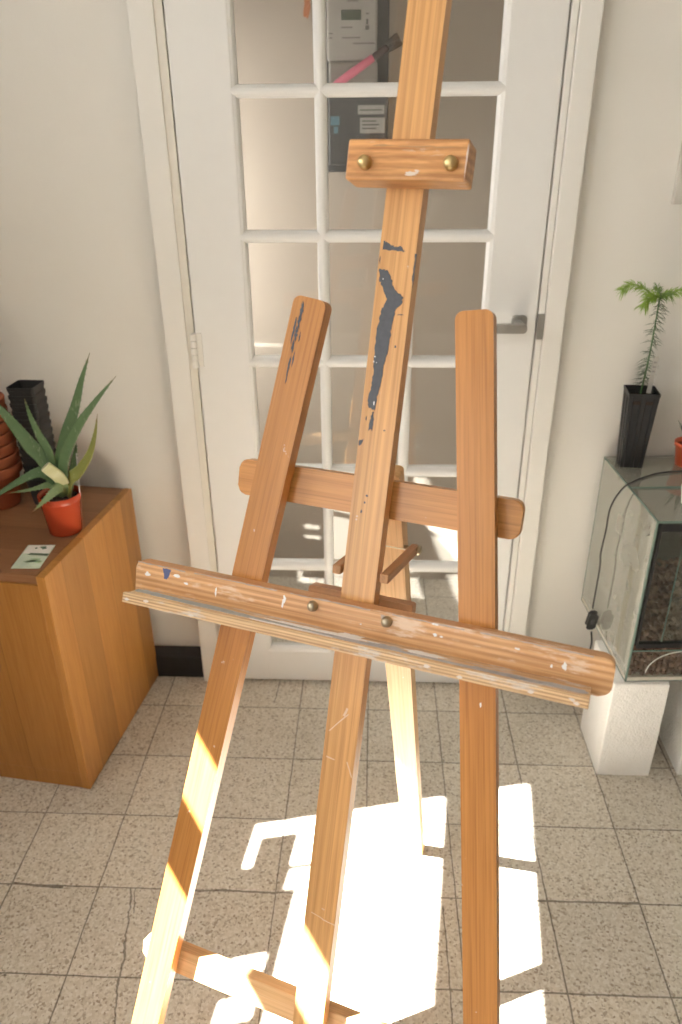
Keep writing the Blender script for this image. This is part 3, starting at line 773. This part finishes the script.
lf([(-.725, 0, .735), (-.710, 0, .782), (-.685, 0, .802), (-.651, 0, .8455), (-.629, 0, .8953), (-.613, 0, .950)], -.012, .0175, ALOE_Y, face=(-.5, -.8, .5))
lf([(-.738, 0, .735), (-.7445, 0, .8447), (-.757, 0, .8943), (-.7665, 0, .9427), (-.769, 0, .987)], -.02, .0110, ALOE)
lf([(-.742, 0, .735), (-.760, 0, .8268), (-.786, 0, .8693), (-.812, 0, .9183), (-.838, 0, .9632), (-.872, 0, .995)], -.012, .0195, ALOE)
def lf3(pts, wid, mat, **k):
    return obj('leaf', leaf([Vector(p) - O for p in pts], wid, mat, **k), mat, al, True)
lf3([(-.736, -.108, .738), (-.7402, -.110, .775), (-.7666, -.120, .8052), (-.8056, -.130, .7944), (-.8682, -.140, .7596), (-.9000, -.145, .7342)], .0175, ALOE, face=(.15, -.6, 1))
lf3([(-.732, -.108, .738), (-.7404, -.115, .7664), (-.7567, -.125, .7746), (-.7896, -.135, .7685), (-.8542, -.140, .7580)], .0115, ALOE_LOW, face=(.1, -.7, 1))
lf3([(-.724, -.112, .740), (-.7222, -.125, .770), (-.7305, -.145, .7714), (-.7518, -.163, .7540), (-.7881, -.167, .7240)], .0135, ALOE_LOW, face=(.5, -.8, .6))
lf3([(-.722, -.122, .775), (-.7240, -.130, .797), (-.7300, -.138, .811), (-.7380, -.143, .823), (-.7440, -.146, .832)], .0150, ALOE_CUT, face=(.3, -1, .3), teeth=False, blunt=True, thick=.6)
lf([(-.722, 0, .735), (-.706, 0, .79), (-.695, 0, .835), (-.690, 0, .865)], .03, .010, ALOE)
bm = BM(); prism(bm, [(-.001, 0), (.001, 0), (.0008, .115), (-.0008, .115)], -.0006, .0006, 'y')
obj('plant_stake', bm, WHITEP, al, matrix=Matrix.Translation((.0475, .004, .088)) @ Matrix.Rotation(R(5), 4, 'Y'))

# stack of terracotta pots: every pot is its own thing
def terra_pot(bm):
    lathe(bm, [(.048, 0), (.050, .001), (.0635, .088), (.0695, .089), (.0715, .091), (.0735, .112), (.0725, .1145), (.0690, .1145), (.0665, .110), (.060, .090), (.046, .006), (.001, .005)], 40, cap1=True)
rows = ['topmost of the stack, rim clear of the others', 'second down from the stack top', 'third down from the stack top', 'fourth down, midway in the stack', 'third up from the cabinet top', 'second up from the cabinet top', 'lowest, standing on the cabinet top']
first = None
for k in range(7):
    name = 'terracotta_pot'; z = ZT + .0005 + (6 - k) * .0285
    if first is None:
        bm = BM(); terra_pot(bm); o = first = obj(name, bm, TERRA, None, True)
    else:
        o = first.copy(); link(o)
    o.location = (-.9795 + .0016 * k, .035, z)
    tag(o, 'terracotta flowerpot at picture edge, ' + rows[k], 'flowerpot', 'nested terracotta pots on the cabinet')
    o['label'] = 'terracotta flowerpot on wooden cabinet, ' + rows[k]

# stack of square black pots
def square_pot(bm, b=.026, t=.0338, h=.075):
    def ring(w, z): return rrect(-w, w, -w, w, (.006,) * 4, 3), z
    prof = [(b, 0), (t - .0010, h - .0095), (t, h - .009), (t + .0005, h), (t - .0012, h), (t - .0026, h - .012), (b - .001, .002)]
    rings = []
    for w, z in prof: rings.append([bm.verts.new((x, y, z)) for x, y in rrect(-w, w, -w, w, (.006,) * 4, 3)])
    n = len(rings[0])
    for A, B in zip(rings, rings[1:]):
        for k in range(n): bm.faces.new([A[k], A[(k + 1) % n], B[(k + 1) % n], B[k]])
    bm.faces.new(rings[0][::-1]); bm.faces.new(rings[-1])
NB = 13
ordn = ['topmost of the stack with an open mouth', 'second from the top of its stack', 'third from the top of its stack', 'fourth from the top of its stack', 'fifth from the top of its stack', 'sixth from the top of its stack', 'seventh from the top of its stack', 'eighth from the top of its stack', 'ninth from the top of its stack', 'tenth from the top of its stack', 'third up from the cabinet top', 'second up from the cabinet top', 'lowest of its stack on the cabinet top']
first = None
for k in range(NB):
    z = ZT + .0005 + (NB - 1 - k) * .0203
    if first is None:
        bm = BM(); square_pot(bm); o = first = obj('square_pot', bm, BLACKP2)
    else:
        o = first.copy(); link(o)
    q = (NB - 1 - k)
    o.location = (-.8485 + .0002 * q, .050 + random.uniform(-.0006, .0006), z)
    o.rotation_euler = (0, 0, R(-3) + random.uniform(-.02, .02))
    tag(o, 'square black plastic pot behind the aloe, ' + ordn[k], 'flowerpot', 'nested square black pots on the cabinet')

# ------------------------------------------------------------------ glass tank on foam blocks
TX0, TX1, TY0, TY1, TZ0, TZ1 = .627, 1.000, -.222, .138, .304, .748
def foam_block(x0, x1, y0, y1, label):
    bm = BM(); box(bm, x0, x1, y0, y1, 0, TZ0 - .0005, .003, 2)
    bmesh.ops.subdivide_edges(bm, edges=[e for e in bm.edges if e.calc_length() > .05], cuts=6, use_grid_fill=True)
    rn = random.Random(int(x0 * 1000))
    for v in bm.verts:
        if .01 < v.co.z < TZ0 - .01: v.co += Vector((rn.uniform(-.0008, .0008), rn.uniform(-.0008, .0008), 0))
    o = obj('foam_block', bm, FOAM)
    return tag(o, label, 'foam block', 'white foam blocks under the glass tank')
foam_block(.599, .735, -.230, -.052, 'white foam block under the glass tank, whole front face in view')
foam_block(.809, .945, -.224, -.046, 'white foam block under the glass tank, cut off by the photo edge')

TROT = R(3.2); TPV = Vector((TX0, TY0, 0)); TRM = Matrix.Rotation(TROT, 4, 'Z')
tank = thing('glass_terrarium', 'glass terrarium with brown pellets standing on white foam blocks', 'terrarium', TPV - TRM @ TPV, (0, 0, TROT))
g = .005
def tp(name, m, *a, bev=0, parent=None):
    bm = BM(); box(bm, *a, bev); return obj(name, bm, m, parent or tank)
tp('base_pane', plain('base_board', (.62, .60, .52), .5), TX0, TX1, TY0, TY1, TZ0, TZ0 + .014, bev=.001)
tp('left_pane', TANKSIDE, TX0, TX0 + .0006, TY0 + .004, TY1, TZ0 + .014, TZ1 - .004)
tp('right_pane', TANKSIDE, TX1 - .0006, TX1, TY0 + .004, TY1, TZ0 + .014, TZ1 - .004)
tp('back_pane', plain('tank_back', (.10, .105, .10), .5), TX0 + .001, TX1 - .001, TY1 - .006, TY1, TZ0 + .014, TZ1 - .004)
tp('top_pane', TANKTOP, TX0, TX1, -.046, TY1, TZ1 - .0008, TZ1)
tp('top_pane', TANKTOP, TX0 + .006, TX1 - .006, TY0 + .002, -.0462, TZ1 - .0050, TZ1 - .0042)
tp('front_pane', TANKG, TX0 + .004, TX1 - .004, TY0, TY0 + .0006, TZ0 + .012, TZ0 + .092)
# green ground edges of the sheets
bm = BM()
box(bm, TX0 - .0006, TX0 + .0044, TY0 - .0005, TY0 + .0035, TZ0, TZ1, .0008); box(bm, TX0 - .0004, TX0 + .003, TY0, TY1, TZ1 - .0035, TZ1 + .0003, .0008)
box(bm, TX0, TX1, TY0 - .0006, TY0 + .0025, TZ1 - .006, TZ1 - .001, .0008); box(bm, TX0, TX1, -.0478, -.0462, TZ1 - .004, TZ1 + .0003, .0005)
box(bm, TX0 - .0004, TX0 + .0025, TY0, TY1, TZ0, TZ0 + .004, .0008); box(bm, TX0, TX1, TY0 - .0004, TY0 + .002, TZ0 - .0002, TZ0 + .003, .0008)
box(bm, TX0 - .0004, TX0 + .003, TY1 - .004, TY1, TZ0, TZ1, .0008); box(bm, TX0 + .003, TX1, TY0 - .0006, TY0 + .0025, TZ0 + .0905, TZ0 + .094, .0006)
obj('glass_edge', bm, GEDGE, tank)
bm = BM(); box(bm, TX0 + .0008, TX0 + .004, -.186, -.180, TZ0 + .014, TZ1 - .006); obj('silicone_seam', bm, plain('silicone', (.22, .20, .16), .5), tank)
# black sliding-door track
bm = BM()
box(bm, TX0 + .016, TX1 - .016, TY0 + .004, TY0 + .018, TZ1 - .030, TZ1 - .008, .0015); box(bm, TX0 + .016, TX1 - .016, TY0 + .004, TY0 + .018, TZ0 + .096, TZ0 + .110, .0015)
box(bm, TX0 + .012, TX0 + .0175, TY0 + .004, TY0 + .018, TZ0 + .096, TZ1 - .008, .0015); box(bm, TX1 - .0175, TX1 - .012, TY0 + .004, TY0 + .018, TZ0 + .096, TZ1 - .008, .0015)
obj('door_track', bm, BLACKP, tank)
tp('sliding_door', TANKG, TX0 + .0178, .86, TY0 + .0080, TY0 + .0086, TZ0 + .110, TZ1 - .030)
tp('sliding_door', TANKG, .702, TX1 - .0178, TY0 + .0120, TY0 + .0126, TZ0 + .110, TZ1 - .030)
bm = BM(); box(bm, .7005, .7025, TY0 + .0105, TY0 + .0135, TZ0 + .110, TZ1 - .030); obj('door_edge', bm, GEDGE, tank)
# engraved arc on the lower pane
bm = BM(); arc = [(.757 - .084 * math.cos(a) , TY0 - .0006, TZ0 + .028 + .062 * math.sin(a)) for a in [PI * k / 28 for k in range(29)]]
tube(bm, arc, .0012, 6); obj('engraved_arc', bm, plain('frosted', (.66, .68, .62), .5), tank)

# pellets filling the bottom
rn = random.Random(8)
def pellets():
    bm = BM()
    def surf(x, y): return .416 + .030 * (y - TY0) / .34 + .006 * math.sin(x * 23) + .005 * math.sin(y * 31 + 1)
    P = [None]
    sp = .0140
    proto = []
    for q in range(6):
        b = bmesh.new(); bmesh.ops.create_icosphere(b, subdivisions=1, radius=1)
        proto.append([v.co * (1 + rn.uniform(-.16, .16)) for v in b.verts]); fidx = [[v.index for v in f.verts] for f in b.faces]
        b.free()
    def add(x, y, z, r):
        pr = rn.choice(proto); M = Euler((rn.uniform(0, 6), rn.uniform(0, 6), rn.uniform(0, 6))).to_matrix()
        sc = Vector((rn.uniform(.8, 1.15), rn.uniform(.8, 1.1), rn.uniform(.75, 1)))
        vs = [bm.verts.new(M @ Vector((c.x * sc.x * r, c.y * sc.y * r, c.z * sc.z * r)) + Vector((x, y, z))) for c in pr]
        mi = rn.choice((0, 0, 1, 2))
        for f in fidx: bm.faces.new([vs[i] for i in f]).material_index = mi
    # front layer, behind the lower pane and the doors
    z = TZ0 + .020
    while z < .60:
        x = TX0 + .012
        while x < TX1 - .01:
            yy = TY0 + (.010 if z < TZ0 + .094 else .026) + rn.uniform(-.001, .004)
            if z < surf(x, yy): add(x + rn.uniform(-.003, .003), yy, z + rn.uniform(-.003, .003), rn.uniform(.0075, .0098))
            x += sp
        z += .0105
    # top layer
    y = TY0 + .03
    while y < TY1 - .014:
        x = TX0 + .012
        while x < TX1 - .01:
            add(x + rn.uniform(-.003, .003), y + rn.uniform(-.003, .003), surf(x, y) + rn.uniform(-.004, .004), rn.uniform(.0075, .0105)); x += sp
        y += sp
    # bulk below the loose surface
    box(bm, TX0 + .010, TX1 - .010, TY0 + .034, TY1 - .012, TZ0 + .015, .408, mi=1)
    box(bm, TX0 + .010, TX1 - .010, TY0 + .017, TY0 + .034, TZ0 + .015, TZ0 + .088, mi=1)
    return bm
pel = obj('clay_pellets', pellets(), [plain('pellet_a', (.16, .085, .062), .85, var=.25), plain('pellet_b', (.10, .055, .042), .85, var=.25), plain('pellet_c', (.24, .145, .11), .85, var=.25)])
pel.matrix_local = tank.matrix_basis.copy() if False else Matrix.Translation(TPV - TRM @ TPV) @ TRM
tag(pel, 'reddish brown clay pellets piled inside the glass terrarium', 'pellets', kind='stuff')

# black cable over the tank
bm = BM()
cpts = [(.93, .075, TZ1 + .003), (.86, .058, TZ1 + .003), (.7925, .0458, TZ1 + .003), (.7113, .0288, TZ1 + .003), (.660, -.002, TZ1 + .003), (.6265, -.030, TZ1 + .0032), (.6130, -.041, TZ1 + .0028), (.6010, -.044, .738), (.5962, -.022, .7020), (.5945, -.0051, .6603), (.5948, -.0037, .6075), (.5944, .0046, .5327), (.5949, -.0050, .4999), (.5948, -.0038, .3705)]
tube(bm, spline(cpts, 8), .0022, 8)
cab2 = thing('power_cable', 'black power cable with inline switch hanging down the side of the glass terrarium', 'cable')
obj('cord', bm, RUBBER, cab2, True)
bm = BM(); tube(bm, spline([(.5955, -.022, .308), (.5960, -.036, .263), (.584, -.02, .12), (.575, .05, .02), (.56, .09, .0035), (.50, .118, .0032)], 8), .0024, 8)
obj('cord', bm, RUBBER, cab2, True)
bm = BM(); M = Matrix.Translation((.5952, -.012, .338)) @ Euler((R(14), R(2), 0)).to_matrix().to_4x4()
prism(bm, rrect(-.0095, .0095, -.028, .028, (.009,) * 4), -.0075, .0075, 'y', .003, 3, M=M)
obj('inline_switch', bm, BLACKP, cab2)
bm = BM(); box(bm, -.0045, .0045, -.0098, -.007, -.008, .010, .001, M=M); obj('switch_rocker', bm, plain('rocker', (.06, .06, .06), .4), cab2)

# conifer seedling in a tall ribbed pot
SX, SY = .668, .090
sd = thing('conifer_seedling', 'young needle-leaved seedling in a tall ribbed black pot on the glass terrarium', 'plant', (SX - .012, SY, TZ1 + .0004), (0, 0, R(-6)))
def ribbed(bm, b, t, h):
    prof = []
    def outline(w):
        pts = []
        for sx, sy, a in ((1, -1, 0), (1, 1, 90), (-1, 1, 180), (-1, -1, 270)):
            pass
        side = [(-1, 0), (-.72, 0), (-.66, .10), (-.20, .10), (-.14, 0), (.14, 0), (.20, .10), (.66, .10), (.72, 0)]
        for k in range(4):
            a = k * PI / 2
            for u, d in side:
                x, y = u * w, -w * (1 - d)
                pts.append((x * math.cos(a) - y * math.sin(a), x * math.sin(a) + y * math.cos(a)))
        return pts
    rings = []
    for w, z in ((b, 0), (b + .001, .001), (t - .001, h - .008)):
        rings.append([bm.verts.new((x, y, z)) for x, y in outline(w)])
    n = len(rings[0])
    def sq(w, z):
        out = []
        for (x, y) in outline(w):
            m_ = max(abs(x), abs(y)); out.append(bm.verts.new((x / m_ * w, y / m_ * w, z)))
        return out
    for w, z in ((t, h - .0075), (t, h), (t - .0018, h), (t - .0022, h - .014)): rings.append(sq(w, z))
    for A, B in zip(rings, rings[1:]):
        for k in range(n): bm.faces.new([A[k], A[(k + 1) % n], B[(k + 1) % n], B[k]])
    bm.faces.new(rings[0][::-1])
bm = BM(); ribbed(bm, .0255, .0362, .196); obj('pot', bm, BLACKP2, sd)
bm = BM(); box(bm, -.0318, .0318, -.0318, .0318, .168, .176)
for k in range(60): bmesh.ops.create_icosphere(bm, subdivisions=1, radius=rn.uniform(.002, .004), matrix=Matrix.Translation((rn.uniform(-.028, .028), rn.uniform(-.028, .028), .176)))
obj('soil', bm, SOIL, sd)
so = Vector((SX - .012, SY, TZ1 + .0004)); Msd = (Matrix.Translation(so) @ Matrix.Rotation(R(-6), 4, 'Z')).inverted()
def fr(p):      # the seedling stands a little further back than first measured
    k = 1.0180
    return Vector((.0055 + (p[0] - .0055) * k, p[1] + .032, 1.5288 + (p[2] - 1.5288) * k))
st = [Msd @ fr(p) for p in ((.6415, .058, .925), (.6455, .06, .985), (.6485, .062, 1.0354), (.650, .064, 1.1057), (.6500, .066, 1.1691))]
S_ = spline(st, 14)
bm = BM(); tube(bm, S_, [.0022 - .0007 * i / len(S_) for i in range(len(S_))], 8); obj('stem', bm, STEM, sd, True)
def needle(bm, p, d, L, w=.0009, droop=.0):
    d = d.normalized(); a = d.cross(Vector((rn.uniform(-.3, .3), 1, rn.uniform(-.3, .3)))).normalized(); b = d.cross(a)
    m_ = p + d * L * .55 + Vector((0, 0, -droop * L * .3)); e = p + d * L + Vector((0, 0, -droop * L))
    r0 = [bm.verts.new(p + a * w * .7 * c + b * w * .5 * s) for c, s in ((1, 0), (0, 1), (-1, 0), (0, -1))]
    r1 = [bm.verts.new(m_ + a * w * c + b * w * .5 * s) for c, s in ((1, 0), (0, 1), (-1, 0), (0, -1))]
    v = bm.verts.new(e)
    for k in range(4):
        bm.faces.new([r0[k], r0[(k + 1) % 4], r1[(k + 1) % 4], r1[k]]); bm.faces.new([r1[k], r1[(k + 1) % 4], v])
    bm.faces.new(r0[::-1])
bm = BM()
for i in range(10, len(S_) - 1):
    for k in range(3):
        a = rn.uniform(0, 2 * PI)
        needle(bm, S_[i] + (S_[i + 1] - S_[i]) * rn.random(), Vector((math.cos(a), math.sin(a), rn.uniform(-.5, .15))), rn.uniform(.020, .033), .0007, .25)
obj('needles', bm, NEEDLE, sd)
TP = (.6500, .066, 1.1700)
brs = [[TP, (.626, .064, 1.1795), (.603, .060, 1.1940), (.578, .054, 1.1995), (.557, .048, 1.1890)], [TP, (.632, .050, 1.1735), (.616, .040, 1.170), (.608, .034, 1.160)], [TP, (.668, .060, 1.1800), (.690, .054, 1.187), (.715, .046, 1.189), (.735, .04, 1.180)], [TP, (.652, .09, 1.180), (.656, .112, 1.184)], [TP, (.652, .045, 1.180), (.660, .022, 1.183)]]
for j, b in enumerate(brs):
    Q = spline([Msd @ fr(p) for p in b], 14)
    bm = BM(); tube(bm, Q, [.0016 - .0008 * i / len(Q) for i in range(len(Q))], 6)
    for i in range(1, len(Q) - 1):
        tg = (Q[i + 1] - Q[i - 1]).normalized()
        for k in range(3 if j < 3 else 2):
            a = rn.uniform(0, 2 * PI); u = tg.cross(Vector((0, 1, 0))).normalized(); w = tg.cross(u)
            d = tg * rn.uniform(.8, 1.3) + u * math.cos(a) + w * math.sin(a)
            needle(bm, Q[i], d, rn.uniform(.016, .027) , .0008, .3)
    obj('branch', bm, NEEDLE_Y if j < 3 else NEEDLE_M, sd)
bm = BM(); prism(bm, [(-.0052, 0), (.0052, 0), (.0062, .085), (.0035, .090), (-.0035, .090), (-.0062, .085)], -.0004, .0004, 'y')
for k in range(3): box(bm, -.0035, .0035, -.0007, -.0003, .052 + .011 * k, .056 + .011 * k, mi=1)
obj('plant_label', bm, [plain('label_card', (.42, .40, .37), .6), INKM], sd, matrix=Matrix.Translation((.0125, -.014, .192)) @ Matrix.Rotation(R(2), 4, 'Y'))

# two small pots half cut off by the picture edge
rp = thing('succulent_pot', 'small orange-red pot with a dark succulent at the back of the glass terrarium', 'plant', (.797, .088, TZ1 + .0004))
bm = BM(); lathe(bm, [(.024, 0), (.026, .001), (.033, .050), (.036, .051), (.0365, .062), (.034, .062), (.032, .052)], 32, cap1=False); lathe(bm, [(.0322, .051), (.001, .053)], 24)
obj('pot', bm, ORANGEP, rp, True)
for k in range(9):
    a = k * 2.4; l = .035 + .012 * (k % 3)
    pts = [Vector((.006 * math.cos(a), .006 * math.sin(a), .05)), Vector((.022 * math.cos(a), .022 * math.sin(a), .062 + l * .5)), Vector((.040 * math.cos(a), .040 * math.sin(a), .062 + l))]
    obj('leaf', leaf(pts, .006, ALOE, face=(math.cos(a + PI), math.sin(a + PI), .6), teeth=False), plain('dark_succulent', (.07, .10, .05), .5) if k == 0 else bpy.data.materials['dark_succulent'], rp, True)
wp = thing('white_pot', 'small white pot with grassy leaves near the front of the glass terrarium', 'plant', (.7285, -.135, TZ1 + .0004))
bm = BM(); lathe(bm, [(.018, 0), (.020, .001), (.026, .040), (.026, .044), (.024, .044), (.0225, .036)], 32, cap1=False); lathe(bm, [(.0226, .037), (.001, .038)], 24)
obj('pot', bm, WHITEP, wp, True)
bm = BM()
for k in range(16):
    a = rn.uniform(0, 2 * PI); needle(bm, Vector((.008 * math.cos(a), .008 * math.sin(a), .037)), Vector((.5 * math.cos(a), .5 * math.sin(a), 1)), rn.uniform(.04, .07), .0016, .1)
obj('grass_leaves', bm, NEEDLE, wp)

# picture frame on the right
pf = thing('picture_frame', 'pale picture frame on the wall right of the door, only its corner in view', 'picture', (0, 0, 0))
FX0, FX1, FZ0, FZ1 = .672, .98, 1.357, 1.80; fw = .020
FRM = plain('frame_paint', (.62, .60, .55), .4)
for a in ((FX0, FX0 + fw, FZ0, FZ1), (FX1 - fw, FX1, FZ0, FZ1), (FX0 + fw, FX1 - fw, FZ0, FZ0 + fw), (FX0 + fw, FX1 - fw, FZ1 - fw, FZ1)):
    bm = BM(); box(bm, a[0], a[1], WY - .018, WY - .001, a[2], a[3], .002); obj('frame_bar', bm, FRM, pf)
bm = BM(); box(bm, FX0 + fw, FX1 - fw, WY - .008, WY - .004, FZ0 + fw, FZ1 - fw); obj('mount', bm, plain('mount_card', (.40, .36, .29), .7), pf)
bm = BM(); box(bm, FX0 + .08, FX1 - .08, WY - .0085, WY - .0075, FZ0 + .08, FZ1 - .08); obj('print', bm, plain('print_tone', (.5, .42, .35), .7, var=.4, scale=9), pf)

# ------------------------------------------------------------------ light
W = bpy.data.worlds.new('World'); SC.world = W; W.use_nodes = True
bg = W.node_tree.nodes['Background']; bg.inputs[0].default_value = (1.0, .985, .955, 1); bg.inputs[1].default_value = 5.2
sun = bpy.data.lights.new('sun', 'SUN'); sun.energy = 46; sun.angle = R(.45); sun.color = (1.0, .975, .935)
so_ = bpy.data.objects.new('sun', sun); link(so_)
so_.rotation_euler = Vector((.80, .176, -1)).to_track_quat('-Z', 'Y').to_euler(); so_.location = (-3, -1, 4)

hl = bpy.data.lights.new('hall_fill', 'AREA'); hl.shape = 'RECTANGLE'; hl.size = .9; hl.size_y = .25; hl.energy = 5.0; hl.color = (1.0, .95, .89)  # added area light brightening the left of the hall, no fitting there
ho = bpy.data.objects.new('hall_fill', hl); link(ho); ho.location = (-.68, .54, 1.20); ho.rotation_euler = (0, R(-90), R(10))

# ------------------------------------------------------------------ camera
cam = bpy.data.cameras.new('camera'); co_ = bpy.data.objects.new('camera', cam); link(co_)
P_, Y_, RO = R(27.1369), R(-2.634), R(-.5456)
fwd = Vector((math.sin(Y_) * math.cos(P_), math.cos(Y_) * math.cos(P_), -math.sin(P_)))
rt = Vector((math.cos(Y_), -math.sin(Y_), 0)); up = rt.cross(fwd)
r2 = rt * math.cos(RO) + up * math.sin(RO); u2 = up * math.cos(RO) - rt * math.sin(RO)
MC = Matrix((r2, u2, -fwd)).transposed().to_4x4(); MC.translation = Vector((.0055, -1.7169, 1.5288))
co_.matrix_world = MC
cam.sensor_fit = 'VERTICAL'; cam.sensor_height = 36; cam.sensor_width = 24; cam.lens = 761.5 * 36 / 1024
cam.clip_start = .02
cam.dof.use_dof = True; cam.dof.focus_distance = 1.18; cam.dof.aperture_fstop = 4.5
SC.camera = co_
vs = SC.view_settings
vs.view_transform = 'Standard'; vs.look = 'None'; vs.gamma = 1; vs.exposure = .74; vs.use_curve_mapping = False
